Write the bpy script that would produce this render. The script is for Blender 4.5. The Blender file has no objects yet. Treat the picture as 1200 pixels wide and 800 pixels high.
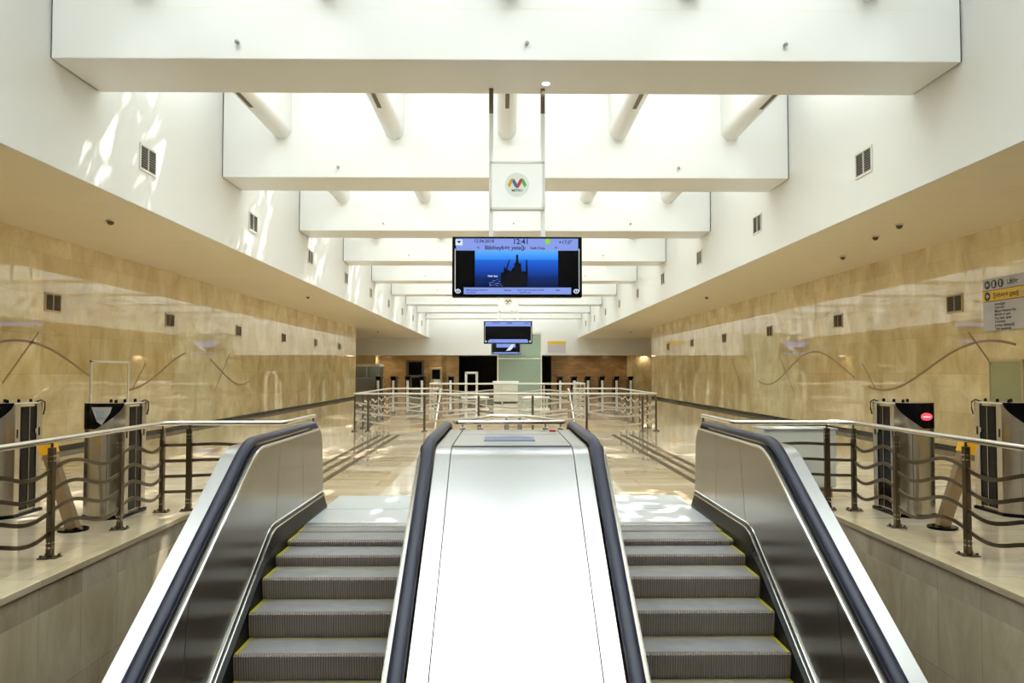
import bpy, bmesh, math, random
from mathutils import Vector, Matrix
random.seed(7)
sc = bpy.context.scene
COL = sc.collection
PI = math.pi
R = math.radians

# ------------------------------------------------------------------ materials
def new_mat(name):
    m = bpy.data.materials.new(name); m.use_nodes = True
    nt = m.node_tree
    return m, nt, nt.nodes['Principled BSDF']

def pbr(name, col, rough=0.5, metal=0.0, coat=0.0, spec=0.5, noise=0.0, nscale=3.0, bump=0.0, stretch=None):
    m, nt, b = new_mat(name)
    b.inputs['Base Color'].default_value = (*col, 1)
    b.inputs['Roughness'].default_value = rough
    b.inputs['Metallic'].default_value = metal
    b.inputs['Coat Weight'].default_value = coat
    b.inputs['Coat Roughness'].default_value = 0.03
    b.inputs['Specular IOR Level'].default_value = spec
    if noise or bump:
        tc = nt.nodes.new('ShaderNodeTexCoord'); mp = nt.nodes.new('ShaderNodeMapping')
        nz = nt.nodes.new('ShaderNodeTexNoise'); nz.inputs['Scale'].default_value = nscale
        nz.inputs['Detail'].default_value = 5
        if stretch: mp.inputs['Scale'].default_value = stretch
        nt.links.new(tc.outputs['Object'], mp.inputs['Vector']); nt.links.new(mp.outputs[0], nz.inputs['Vector'])
        if noise:
            mx = nt.nodes.new('ShaderNodeMix'); mx.data_type = 'RGBA'
            mx.inputs['A'].default_value = (*[c * (1 - noise) for c in col], 1)
            mx.inputs['B'].default_value = (*[min(1, c * (1 + noise)) for c in col], 1)
            nt.links.new(nz.outputs['Fac'], mx.inputs['Factor']); nt.links.new(mx.outputs['Result'], b.inputs['Base Color'])
        if bump:
            bp = nt.nodes.new('ShaderNodeBump'); bp.inputs['Strength'].default_value = bump; bp.inputs['Distance'].default_value = 0.01
            nt.links.new(nz.outputs['Fac'], bp.inputs['Height']); nt.links.new(bp.outputs[0], b.inputs['Normal'])
    return m

def stone(name, c1, c2, vein, tile, axes, rough=0.12, mortar=None, spec=0.5, tint=0.5, msize=0.004, streak=(1, 1, 1), ior=1.5):
    """polished stone slabs: tile = (width, height) in metres, axes = which object axes run along the slab"""
    m, nt, b = new_mat(name)
    N = nt.nodes.new; L = nt.links.new
    tc = N('ShaderNodeTexCoord'); sp = N('ShaderNodeSeparateXYZ'); cb = N('ShaderNodeCombineXYZ')
    L(tc.outputs['Object'], sp.inputs[0])
    L(sp.outputs[axes[0]], cb.inputs[0]); L(sp.outputs[axes[1]], cb.inputs[1])
    br = N('ShaderNodeTexBrick'); br.offset = 0.5; br.offset_frequency = 2
    br.inputs['Scale'].default_value = 1.0
    br.inputs['Brick Width'].default_value = tile[0]; br.inputs['Row Height'].default_value = tile[1]
    br.inputs['Mortar Size'].default_value = msize; br.inputs['Mortar Smooth'].default_value = 0.3
    br.inputs['Color1'].default_value = (*c1, 1); br.inputs['Color2'].default_value = (*c2, 1)
    mc = mortar or [c * 0.75 for c in c2]
    br.inputs['Mortar'].default_value = (*mc, 1)
    L(cb.outputs[0], br.inputs['Vector'])
    mp = N('ShaderNodeMapping'); mp.inputs['Scale'].default_value = streak
    L(tc.outputs['Object'], mp.inputs['Vector'])
    nz = N('ShaderNodeTexNoise'); nz.inputs['Scale'].default_value = 1.6; nz.inputs['Detail'].default_value = 8
    nz.inputs['Roughness'].default_value = 0.62; nz.inputs['Distortion'].default_value = 0.6
    L(mp.outputs[0], nz.inputs['Vector'])
    rp = N('ShaderNodeValToRGB'); rp.color_ramp.elements[0].position = 0.36; rp.color_ramp.elements[1].position = 0.66
    rp.color_ramp.elements[0].color = (*vein, 1); rp.color_ramp.elements[1].color = (1, 1, 1, 1)
    L(nz.outputs['Fac'], rp.inputs[0])
    mx = N('ShaderNodeMix'); mx.data_type = 'RGBA'; mx.blend_type = 'MULTIPLY'; mx.inputs['Factor'].default_value = tint
    L(br.outputs['Color'], mx.inputs['A']); L(rp.outputs[0], mx.inputs['B'])
    L(mx.outputs['Result'], b.inputs['Base Color'])
    b.inputs['Roughness'].default_value = rough; b.inputs['Specular IOR Level'].default_value = spec; b.inputs['IOR'].default_value = ior
    return m

def emit(name, col, s):
    m, nt, b = new_mat(name)
    b.inputs['Base Color'].default_value = (0.01, 0.01, 0.01, 1)
    b.inputs['Emission Color'].default_value = (*col, 1); b.inputs['Emission Strength'].default_value = s
    b.inputs['Roughness'].default_value = 0.3; b.inputs['Specular IOR Level'].default_value = 0.08
    return m

def glass(name, tint, mixf):
    m, nt, b = new_mat(name)
    N = nt.nodes.new; L = nt.links.new
    tr = N('ShaderNodeBsdfTransparent'); tr.inputs['Color'].default_value = (*tint, 1)
    b.inputs['Base Color'].default_value = (tint[0] * .75, tint[1] * .8, tint[2] * .75, 1); b.inputs['Roughness'].default_value = 0.05
    mx = N('ShaderNodeMixShader'); mx.inputs[0].default_value = mixf
    L(tr.outputs[0], mx.inputs[1]); L(b.outputs[0], mx.inputs[2])
    L(mx.outputs[0], nt.nodes['Material Output'].inputs['Surface'])
    return m

M = {}
M['white'] = pbr('white_panel', (0.81, 0.81, 0.795), 0.38, noise=0.02, nscale=0.8)
M['soffit'] = pbr('soffit_panel', (0.86, 0.775, 0.60), 0.33, noise=0.04, nscale=1.0, stretch=(.3, 2.5, 1))
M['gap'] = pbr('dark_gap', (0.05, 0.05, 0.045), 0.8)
M['stone_l'] = stone('wall_marble', (0.90, 0.775, 0.48), (0.79, 0.64, 0.355), (0.58, 0.49, 0.33), (0.9, 0.75), (1, 2), 0.025, spec=0.5, tint=0.66, streak=(1, .8, .6), msize=0.003, ior=2.3)
M['stone_pit'] = stone('pit_marble', (0.84, 0.74, 0.55), (0.76, 0.65, 0.46), (0.6, 0.52, 0.40), (0.6, 0.9), (1, 2), 0.07, ior=1.6, tint=0.7, streak=(1, 1.5, .6))
M['floor'] = stone('floor_marble', (0.74, 0.655, 0.515), (0.60, 0.495, 0.35), (0.46, 0.38, 0.28), (1.2, 0.6), (0, 1), 0.03, ior=1.85, tint=0.5, streak=(.4, 1.6, 1), msize=0.004)
M['ledge'] = stone('ledge_marble', (0.68, 0.585, 0.42), (0.60, 0.50, 0.345), (0.7, 0.6, 0.45), (0.9, 1.2), (0, 1), 0.1, tint=0.5)
M['brown_stone'] = stone('brown_granite', (0.34, 0.225, 0.12), (0.26, 0.17, 0.09), (0.55, 0.42, 0.3), (1.2, 0.6), (0, 2), 0.15, tint=0.7, streak=(.6, 1, 2))
M['tan_stone'] = stone('tan_granite', (0.50, 0.37, 0.19), (0.40, 0.28, 0.14), (0.55, 0.42, 0.3), (1.2, 0.6), (0, 2), 0.15, tint=0.6, streak=(.6, 1, 2))
M['lower_floor'] = stone('lower_floor_stone', (0.45, 0.39, 0.29), (0.40, 0.33, 0.24), (0.6, 0.5, 0.4), (0.6, 0.6), (0, 1), 0.15)
M['inlay'] = pbr('bronze_inlay', (0.30, 0.19, 0.075), 0.3)
M['strip'] = pbr('dark_strip', (0.10, 0.07, 0.038), 0.6, spec=.15, noise=.3, nscale=12)
M['baseboard'] = pbr('dark_baseboard', (0.035, 0.028, 0.022), 0.25)
M['steel'] = pbr('brushed_steel', (0.66, 0.63, 0.59), 0.27, 1.0, noise=0.06, nscale=2.0, bump=0.02, stretch=(60, .6, .6))
M['panel_steel'] = pbr('balustrade_steel', (0.27, 0.25, 0.225), 0.22, 1.0, noise=0.05, nscale=1.4)
M['deck_steel'] = pbr('deck_steel', (0.50, 0.50, 0.51), 0.28, 1.0, noise=0.03, nscale=1.2, stretch=(1, 3, 3))
M['landing'] = pbr('landing_plate', (0.66, 0.70, 0.73), 0.34, 0.35, noise=.04, nscale=4)
M['chrome'] = pbr('polished_chrome', (0.82, 0.81, 0.79), 0.12, 1.0)
M['rail_steel'] = pbr('handrail_steel', (0.70, 0.66, 0.60), 0.22, 1.0)
M['pale_steel'] = pbr('pale_steel', (0.62, 0.57, 0.50), 0.35, 0.5)
M['bar_steel'] = pbr('bar_steel', (0.20, 0.165, 0.13), 0.3, 1.0)
M['post_steel'] = pbr('post_steel', (0.15, 0.12, 0.085), 0.28, 1.0)
M['rubber'] = pbr('handrail_rubber', (0.016, 0.018, 0.045), 0.4, spec=0.42)
M['black'] = pbr('black_gloss', (0.004, 0.004, 0.005), 0.2, spec=0.15)
M['blackmat'] = pbr('black_matte', (0.006, 0.006, 0.007), 0.6, spec=0.2)
M['skirt'] = pbr('skirt_black', (0.006, 0.006, 0.008), 0.4, spec=0.25)
M['grille'] = pbr('vent_grille', (0.22, 0.20, 0.165), 0.5)
M['grille_dark'] = pbr('vent_dark', (0.12, 0.085, 0.045), 0.5)
M['vent_frame'] = pbr('vent_frame', (0.74, 0.72, 0.66), 0.4)
M['vent_frame_tan'] = pbr('vent_frame_tan', (0.5, 0.39, 0.22), 0.4)
M['yellow'] = pbr('yellow_paint', (0.46, 0.40, 0.02), 0.55)
M['yellow_cap'] = pbr('yellow_plastic', (0.85, 0.43, 0.015), 0.35)
M['tan_metal'] = pbr('tan_metal', (0.36, 0.26, 0.15), 0.32, 0.6)
M['tsteel'] = pbr('turnstile_steel', (0.62, 0.58, 0.52), 0.24, 1.0, noise=.05, nscale=3, stretch=(30, 1, .4))
M['grey_plastic'] = pbr('grey_plastic', (0.42, 0.43, 0.42), 0.4)
M['white_box'] = pbr('white_enamel', (0.62, 0.62, 0.57), 0.4)
M['glass_panel'] = pbr('milky_rod', (0.92, 0.92, 0.90), 0.3)
M['acrylic_edge'] = pbr('acrylic_edge', (0.80, 0.79, 0.78), 0.25)
M['sign_grey'] = pbr('sign_grey', (0.53, 0.51, 0.54), 0.4)
M['sign_yellow'] = pbr('sign_yellow', (0.78, 0.50, 0.03), 0.4)
M['ink'] = pbr('sign_ink', (0.04, 0.04, 0.05), 0.5)
M['ink_grey'] = pbr('sign_ink_grey', (0.34, 0.33, 0.36), 0.5)
M['logo_orange'] = pbr('logo_orange', (0.85, 0.42, 0.03), 0.4)
M['logo_blue'] = pbr('logo_blue', (0.05, 0.16, 0.42), 0.4)
M['logo_red'] = pbr('logo_red', (0.62, 0.04, 0.04), 0.4)
M['logo_green'] = pbr('logo_green', (0.10, 0.40, 0.12), 0.4)
M['logo_halo'] = pbr('logo_halo', (0.80, 0.87, 0.80), 0.4)
M['label_blue'] = pbr('label_blue', (0.06, 0.10, 0.26), 0.3)
M['glass_green'] = glass('green_glass', (0.82, 0.89, 0.84), 0.33)
M['panel_green'] = pbr('green_panel', (0.36, 0.36, 0.20), 0.1)
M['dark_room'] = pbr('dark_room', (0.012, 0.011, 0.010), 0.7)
M['door_grey'] = pbr('door_grey', (0.13, 0.115, 0.10), 0.4)
M['booth_grey'] = pbr('booth_grey', (0.30, 0.29, 0.26), 0.5)
M['e_band'] = emit('screen_band', (0.30, 0.42, 1.0), 0.75)
M['e_black'] = emit('screen_black', (0.0, 0.0, 0.01), 0.3)
M['e_white'] = emit('screen_white', (0.75, 0.85, 1.0), 0.9)
M['e_green'] = emit('screen_green', (0.35, 0.75, 0.05), 0.8)
M['e_ink'] = emit('screen_ink', (0.015, 0.02, 0.12), 0.6)
M['e_red'] = emit('red_lamp', (1.0, 0.07, 0.09), 1.4)
M['e_grey'] = emit('reader_screen', (0.5, 0.55, 0.55), 0.32)
M['e_disc'] = emit('disc_emission', (1, 0.97, 0.9), 6)

def picture_mat():
    m, nt, b = new_mat('screen_picture')
    N = nt.nodes.new; L = nt.links.new
    tc = N('ShaderNodeTexCoord'); sp = N('ShaderNodeSeparateXYZ'); rp = N('ShaderNodeValToRGB')
    L(tc.outputs['Generated'], sp.inputs[0]); L(sp.outputs['Z'], rp.inputs[0])
    e = rp.color_ramp.elements
    e[0].position = 0; e[0].color = (0.0, 0.004, 0.05, 1)
    e[1].position = 1; e[1].color = (0.12, 0.45, 1.0, 1)
    for p, c in ((0.25, (0.0, 0.02, 0.16)), (0.5, (0.005, 0.07, 0.5)), (0.72, (0.01, 0.13, 0.72)), (0.77, (0.03, 0.27, 0.95))):
        k = e.new(p); k.color = (*c, 1)
    L(rp.outputs[0], b.inputs['Emission Color']); b.inputs['Emission Strength'].default_value = 0.9
    b.inputs['Base Color'].default_value = (0.01, 0.01, 0.01, 1); b.inputs['Roughness'].default_value = 0.3; b.inputs['Specular IOR Level'].default_value = 0.08
    return m
M['e_pic'] = picture_mat()
M['milky'] = pbr('milky_acrylic', (0.9, 0.91, 0.89), 0.15)
_b = M['milky'].node_tree.nodes['Principled BSDF']; _b.inputs['Emission Color'].default_value = (1, 1, .97, 1); _b.inputs['Emission Strength'].default_value = .15
def roof_mat():
    """unseen milky roof glazing with irregular clear patches added to shape sun dapples"""
    m, nt, b = new_mat('roof_dapple_glazing')
    N = nt.nodes.new; L = nt.links.new
    tc = N('ShaderNodeTexCoord'); nz = N('ShaderNodeTexNoise'); nz.inputs['Scale'].default_value = 1.7; nz.inputs['Detail'].default_value = 2.0; nz.inputs['Distortion'].default_value = 1.2
    mp = N('ShaderNodeMapping'); mp.inputs['Scale'].default_value = (2.2, .9, 1)
    L(tc.outputs['Object'], mp.inputs['Vector']); L(mp.outputs[0], nz.inputs['Vector'])
    gt = N('ShaderNodeMath'); gt.operation = 'GREATER_THAN'; gt.inputs[1].default_value = 0.545
    L(nz.outputs['Fac'], gt.inputs[0])
    tl = N('ShaderNodeBsdfTranslucent'); tl.inputs['Color'].default_value = (0.90, 0.93, 0.91, 1)
    tr = N('ShaderNodeBsdfTransparent'); mx = N('ShaderNodeMixShader')
    L(gt.outputs[0], mx.inputs[0]); L(tl.outputs[0], mx.inputs[1]); L(tr.outputs[0], mx.inputs[2])
    L(mx.outputs[0], nt.nodes['Material Output'].inputs['Surface'])
    return m
M['roof_dapple_glazing'] = roof_mat()

def tread_mat():
    """fine cleats running front to back on the treads and up the risers"""
    m, nt, b = new_mat('step_aluminium')
    N = nt.nodes.new; L = nt.links.new
    tc = N('ShaderNodeTexCoord'); sp = N('ShaderNodeSeparateXYZ')
    L(tc.outputs['Object'], sp.inputs[0])
    mu = N('ShaderNodeMath'); mu.operation = 'MULTIPLY'; mu.inputs[1].default_value = 2 * PI / 0.019
    sn = N('ShaderNodeMath'); sn.operation = 'SINE'
    L(sp.outputs['X'], mu.inputs[0]); L(mu.outputs[0], sn.inputs[0])
    rp = N('ShaderNodeValToRGB')
    mr = N('ShaderNodeMapRange'); mr.inputs[1].default_value = -1; mr.inputs[2].default_value = 1
    L(sn.outputs[0], mr.inputs[0]); L(mr.outputs[0], rp.inputs[0])
    rp.color_ramp.elements[0].position = .35; rp.color_ramp.elements[0].color = (0.19, 0.16, 0.14, 1)
    rp.color_ramp.elements[1].position = .6; rp.color_ramp.elements[1].color = (0.34, 0.285, 0.25, 1)
    L(rp.outputs[0], b.inputs['Base Color'])
    bp = N('ShaderNodeBump'); bp.inputs['Distance'].default_value = 0.008; bp.inputs['Strength'].default_value = 0.6
    L(mr.outputs[0], bp.inputs['Height']); L(bp.outputs[0], b.inputs['Normal'])
    b.inputs['Roughness'].default_value = 0.45; b.inputs['Metallic'].default_value = 0.25
    return m
M['step'] = tread_mat()
M['tread'] = pbr('tread_grey', (0.30, 0.285, 0.29), 0.5, 0.2, noise=.25, nscale=6)

# ------------------------------------------------------------------ mesh helpers
class MB:
    def __init__(s): s.v = []; s.f = []
    def add(s, vs, fs):
        k = len(s.v); s.v += [tuple(v) for v in vs]; s.f += [tuple(i + k for i in f) for f in fs]; return s
    def box(s, x0, x1, y0, y1, z0, z1, b=0.0):
        if x0 > x1: x0, x1 = x1, x0
        if y0 > y1: y0, y1 = y1, y0
        if z0 > z1: z0, z1 = z1, z0
        if b <= 0:
            return s.add([(x, y, z) for z in (z0, z1) for y in (y0, y1) for x in (x0, x1)],
                         [(0, 2, 3, 1), (4, 5, 7, 6), (0, 1, 5, 4), (2, 6, 7, 3), (0, 4, 6, 2), (1, 3, 7, 5)])
        bm = bmesh.new(); bmesh.ops.create_cube(bm, size=1)
        for v in bm.verts:
            v.co = Vector(((x0 + x1) / 2 + v.co.x * (x1 - x0), (y0 + y1) / 2 + v.co.y * (y1 - y0), (z0 + z1) / 2 + v.co.z * (z1 - z0)))
        bmesh.ops.bevel(bm, geom=bm.edges[:], offset=b, segments=2, profile=.5, affect='EDGES')
        bm.verts.index_update()
        s.add([v.co[:] for v in bm.verts], [[v.index for v in f.verts] for f in bm.faces]); bm.free(); return s
    def prism(s, poly, axis, a0, a1):
        """extrude a 2D polygon along axis 0/1/2"""
        def P(p, a):
            return (a, p[0], p[1]) if axis == 0 else (p[0], a, p[1]) if axis == 1 else (p[0], p[1], a)
        n = len(poly)
        return s.add([P(p, a0) for p in poly] + [P(p, a1) for p in poly],
                     [tuple(range(n)), tuple(range(2 * n - 1, n - 1, -1))] + [(i, i + n, (i + 1) % n + n, (i + 1) % n) for i in range(n)])
    def cyl(s, p0, p1, r, n=12, r1=None):
        p0 = Vector(p0); p1 = Vector(p1); r1 = r if r1 is None else r1
        d = (p1 - p0).normalized(); a = d.orthogonal().normalized(); c = d.cross(a)
        vs = [p0 + (a * math.cos(t) + c * math.sin(t)) * r for t in [2 * PI * i / n for i in range(n)]]
        vs += [p1 + (a * math.cos(t) + c * math.sin(t)) * r1 for t in [2 * PI * i / n for i in range(n)]]
        return s.add(vs, [tuple(range(n - 1, -1, -1)), tuple(range(n, 2 * n))] + [(i, (i + 1) % n, (i + 1) % n + n, i + n) for i in range(n)])
    def sweep(s, path, sec, up=(0, 0, 1), closed_sec=True):
        """sweep a section [(a, b)] (a along side, b along normal) on a 3D path"""
        P = [Vector(p) for p in path]; n = len(sec); up = Vector(up); vs = []
        for i, p in enumerate(P):
            t0 = (P[i] - P[i - 1]).normalized() if i else None
            t1 = (P[i + 1] - P[i]).normalized() if i < len(P) - 1 else None
            if t0 is None: t0 = t1
            if t1 is None: t1 = t0
            t = (t0 + t1).normalized()
            k = 1 / max(.35, math.sqrt(max(0.0, (1 + t0.dot(t1)) / 2)))
            side = t.cross(up)
            side = side.normalized() if side.length > 1e-5 else Vector((1, 0, 0))
            nrm = side.cross(t).normalized()
            # mitre: stretch along the in-plane direction of the bend
            bend = (t1 - t0)
            for a, b in sec:
                o = side * a + nrm * b
                if bend.length > 1e-5:
                    bd = bend.normalized(); o = o + bd * o.dot(bd) * (k - 1)
                vs.append(p + o)
        fs = []
        for i in range(len(P) - 1):
            for j in range(n):
                a = i * n + j; c = i * n + (j + 1) % n
                fs.append((a, c, c + n, a + n))
        fs.append(tuple(range(n - 1, -1, -1))); fs.append(tuple(range((len(P) - 1) * n, len(P) * n)))
        return s.add(vs, fs)
    def tube(s, path, r, n=10, up=(0, 0, 1)):
        return s.sweep(path, [(r * math.cos(2 * PI * i / n), r * math.sin(2 * PI * i / n)) for i in range(n)], up)
    def yz_sweep(s, path, xs, sec):
        """path [(y, z)] in a vertical plane; sec [(x, normal offset)] absolute x"""
        n = len(sec); vs = []
        for i, (y, z) in enumerate(path):
            a = path[max(0, i - 1)]; c = path[min(len(path) - 1, i + 1)]
            t = Vector((c[0] - a[0], c[1] - a[1])).normalized(); nn = Vector((-t.y, t.x))
            for x, o in sec: vs.append((xs + x, y + nn.x * o, z + nn.y * o))
        fs = []
        for i in range(len(path) - 1):
            for j in range(n):
                a = i * n + j; c = i * n + (j + 1) % n
                fs.append((a, c, c + n, a + n))
        fs.append(tuple(range(n - 1, -1, -1))); fs.append(tuple(range((len(path) - 1) * n, len(path) * n)))
        return s.add(vs, fs)
    def sphere(s, c, r, n=12, m=8, sz=1.0):
        vs = [(c[0], c[1], c[2] - r * sz)]
        for i in range(1, m):
            ph = -PI / 2 + PI * i / m
            for j in range(n):
                vs.append((c[0] + r * math.cos(ph) * math.cos(2 * PI * j / n), c[1] + r * math.cos(ph) * math.sin(2 * PI * j / n), c[2] + r * sz * math.sin(ph)))
        vs.append((c[0], c[1], c[2] + r * sz)); fs = []
        for j in range(n): fs.append((0, 1 + (j + 1) % n, 1 + j))
        for i in range(m - 2):
            for j in range(n):
                a = 1 + i * n + j; b = 1 + i * n + (j + 1) % n
                fs.append((a, b, b + n, a + n))
        L = len(vs) - 1
        for j in range(n): fs.append((L, L - n + j, L - n + (j + 1) % n))
        return s.add(vs, fs)

def wloc(o):
    v = Vector((0, 0, 0))
    while o is not None: v += o.location; o = o.parent
    return v

def obj(name, mb, mat, parent=None, smooth=True, angle=35, loc=None):
    me = bpy.data.meshes.new(name)
    off = wloc(parent) if parent else Vector((0, 0, 0))
    if loc: off = off + Vector(loc)
    me.from_pydata([(v[0] - off.x, v[1] - off.y, v[2] - off.z) for v in mb.v], [], mb.f)
    bm = bmesh.new(); bm.from_mesh(me); bmesh.ops.recalc_face_normals(bm, faces=bm.faces[:]); bm.to_mesh(me); bm.free()
    if smooth:
        me.polygons.foreach_set('use_smooth', [True] * len(me.polygons)); me.set_sharp_from_angle(angle=R(angle))
    me.materials.append(M[mat] if isinstance(mat, str) else mat)
    o = bpy.data.objects.new(name, me); COL.objects.link(o)
    if parent: o.parent = parent
    if loc: o.location = loc
    return o

def tag(o, label, cat, group=None):
    o['label'] = label; o['category'] = cat
    if group: o['group'] = group
    return o

def thing(name, label, cat, loc=(0, 0, 0), group=None):
    o = bpy.data.objects.new(name, None); COL.objects.link(o); o.location = loc; o.empty_display_size = .1
    return tag(o, label, cat, group)

def struct(name, mb, mat, parent=None, smooth=False):
    o = obj(name, mb, mat, parent, smooth)
    if parent is None: o['kind'] = 'structure'
    return o

def dup(root, loc, label=None, group=None):
    def cp(o, par):
        c = o.copy(); COL.objects.link(c)
        if par: c.parent = par
        for ch in list(o.children): cp(ch, c)
        return c
    r = cp(root, None); r.location = loc
    if label: r['label'] = label
    if group: r['group'] = group
    return r

def text_mb(txt, size, origin, axis='XZ', align='LEFT', depth=0.0, flip=1):
    """letters as a mesh; axis 'XZ' faces -Y, 'YZ' lies in a wall plane (reads along flip*Y)"""
    cu = bpy.data.curves.new('t', 'FONT'); cu.body = txt; cu.size = size; cu.align_x = align; cu.resolution_u = 3; cu.offset = size * .018; cu.extrude = depth
    o = bpy.data.objects.new('t', cu); COL.objects.link(o)
    bpy.context.view_layer.update()
    me = bpy.data.meshes.new_from_object(o.evaluated_get(bpy.context.evaluated_depsgraph_get()))
    mb = MB(); ox, oy, oz = origin
    vs = []
    for v in me.vertices:
        if axis == 'XZ': vs.append((ox + v.co.x, oy - v.co.z, oz + v.co.y))
        elif axis == 'YZ': vs.append((ox - flip * v.co.z, oy + flip * v.co.x, oz + v.co.y))
        else: vs.append((ox + v.co.x, oy + v.co.y, oz + v.co.z))
    mb.add(vs, [tuple(p.vertices) for p in me.polygons])
    bpy.data.objects.remove(o); bpy.data.meshes.remove(me); bpy.data.curves.remove(cu)
    return mb

# ------------------------------------------------------------------ dimensions
XW, XS, ZS, ZB = 8.66, 5.67, 4.10, 5.41      # stone wall, well side, soffit height, beam underside
ZT = 7.7                                     # top of the light well
YB, YE = -7.0, 61.0                          # hall ends
PX, PY = 3.52, 8.72                          # escalator pit half width and far edge
WE = 46.5                                    # where the stone side walls end

# ------------------------------------------------------------------ shell
fl = MB()
for s in (-1, 1): fl.box(s * PX, s * (XW + .2), YB, PY, -.25, 0)
fl.box(-XW - .2, XW + .2, PY, 20.85, -.25, 0)
for s in (-1, 1): fl.box(s * 3.7, s * (XW + .2), 20.85, 25.3, -.25, 0)
fl.box(-XW - .2, XW + .2, 25.3, WE, -.25, 0)
fl.box(-14, 14, WE, 70, -.25, 0)
floor = struct('floor', fl, 'floor')
lf = MB().box(-PX - .3, PX + .3, YB, PY + .3, -4.3, -4.0)
struct('floor_pit', lf, 'lower_floor')
for s, nm in ((-1, 'left'), (1, 'right')):
    w = MB().box(s * PX, s * (PX + .25), YB, PY + .2, -4.0, -.25)
    struct('wall_pit_' + nm, w, 'stone_pit')
    c = MB().box(s * (PX - .02), s * (PX + .3), YB, PY + .02, -.055, .004, .008)
    struct('trim_' + ('1' if s < 0 else '2'), c, 'ledge')
struct('wall_pit_end', MB().box(-PX, PX, PY, PY + .2, -4.0, -.25), 'stone_pit')
sp = MB()
for s in (-1, 1): sp.box(s * 3.7, s * 3.9, 20.85, 25.3, -3.0, -.25)
sp.box(-3.9, 3.9, 20.65, 20.85, -3, -.25); sp.box(-3.9, 3.9, 25.3, 25.5, -3, -.25); sp.box(-3.9, 3.9, 20.65, 25.5, -3.2, -3)
struct('wall_stairwell', sp, 'stone_pit')

for s, nm in ((-1, 'left'), (1, 'right')):
    w = struct('wall_' + nm, MB().box(s * XW, s * (XW + .3), YB, WE, -.1, ZS + .2), 'stone_l')
    # wavy bronze inlay running along the wall, and short slanting strokes that cross it
    path = [(s * XW, 12.2 + .1 * i, 1.61 + .49 * math.cos(2 * PI * (12.2 + .1 * i - 14.2) / 8.0)) for i in range(int((30.6 - 12.2) / .1))]
    if s > 0: path = path[12:150]
    wv = MB()
    tk = .023
    for seg in (path[:95], path[112:150]) if s < 0 else (path[:56], path[62:]):
        if len(seg) > 3: wv.sweep(seg, [(-.004, -tk), (.004, -tk), (.004, tk), (-.004, tk)])
    obj('wave_inlay', wv, 'inlay', w, False)
    st = MB()
    for yc, z0, z1 in ((14.25, 1.35, 2.28), (18.85, 1.12, 1.75), (24.4, .92, 2.1), (29.6, 1.0, 2.0)):
        h = (z1 - z0) / .9 / 2
        st.sweep([(s * XW, yc - h, z0), (s * XW, yc + h, z1)], [(-.004, -.018), (.004, -.018), (.004, .018), (-.004, .018)])
    obj('slanted_inlay', st, 'inlay', w, False)
    struct('baseboard_' + nm, MB().box(s * (XW - .02), s * (XW + .1), YB, WE, 0, .11), 'baseboard')
    c = struct('ceiling_' + nm, MB().box(s * (XS + .02), s * (XW + .3), YB, YE, ZS, ZS + .12), 'soffit')
    sm = MB()
    for k in range(14):
        y = -3 + 4.6 * k
        sm.box(s * (XS + .05), s * XW, y, y + .012, ZS - .001, ZS + .01)
    sm.box(s * 7.2, s * 7.212, YB, YE, ZS - .001, ZS + .01)
    obj('panel_seam', sm, 'soffit', c, False)
    u = struct('wall_upper_' + nm, MB().box(s * XS, s * (XS + .3), YB, YE, ZS + .03, ZT + .3), 'white')
    se = MB()
    obj('edge_lip', MB().box(s * (XS - .012), s * (XS + .03), YB, YE, ZS - .012, ZS + .05), 'white', u, False)

# beams across the well
YBEAM = [9.72 + 6.0 * k for k in range(-2, 9)]
for y in YBEAM:
    b = MB().box(-XS + .018, XS - .018, y, y + 1.2, ZB, ZT, .012)
    o = struct('ceiling_beam', b, 'white')
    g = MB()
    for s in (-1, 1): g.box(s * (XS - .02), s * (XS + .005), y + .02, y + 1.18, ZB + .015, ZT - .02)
    obj('end_shadow_gap', g, 'gap', o, False)  # shade of the open end gap, put in as dark strips
    sm = MB().box(-XS + .05, XS - .05, y - .002, y + .01, ZB + .65, ZB + .656)
    obj('panel_seam', sm, 'soffit', o, False)
    for x in (-3.36, .22, 3.44):
        k = MB().cyl((x, y + .01, ZB + .21), (x, y - .05, ZB + .21), .02, 10).sphere((x, y - .05, ZB + .2), .026, 10, 6)
        obj('sensor_stud', k, 'grey_plastic', o)
    if abs(y - 9.72) < .1:
        d = MB().cyl((.5, y + .8, ZB - .006), (.5, y + .8, ZB + .01), .05, 16)
        obj('emissive_disc', d, 'e_disc', o)  # small emissive disc under the first beam
# long ribs with rounded undersides that run between the beams
for k in range(-2, 3):
    x = 2.245 * k; r = .195; zb = 6.18
    poly = [(x - r, ZT), (x - r, zb + r)] + [(x + r * math.cos(t), zb + r + r * math.sin(t)) for t in [PI + PI * i / 10 for i in range(1, 10)]] + [(x + r, zb + r), (x + r, ZT)]
    o = struct('ceiling_rib', MB().prism(poly, 1, YB, YE), 'white', smooth=True)
    sl = MB()
    for y in YBEAM:
        sl.box(x - .035, x + .035, y + 1.3, y + 4.1, zb - .004, zb + .02)
    obj('light_slot', sl, 'grille_dark', o, False)

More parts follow.
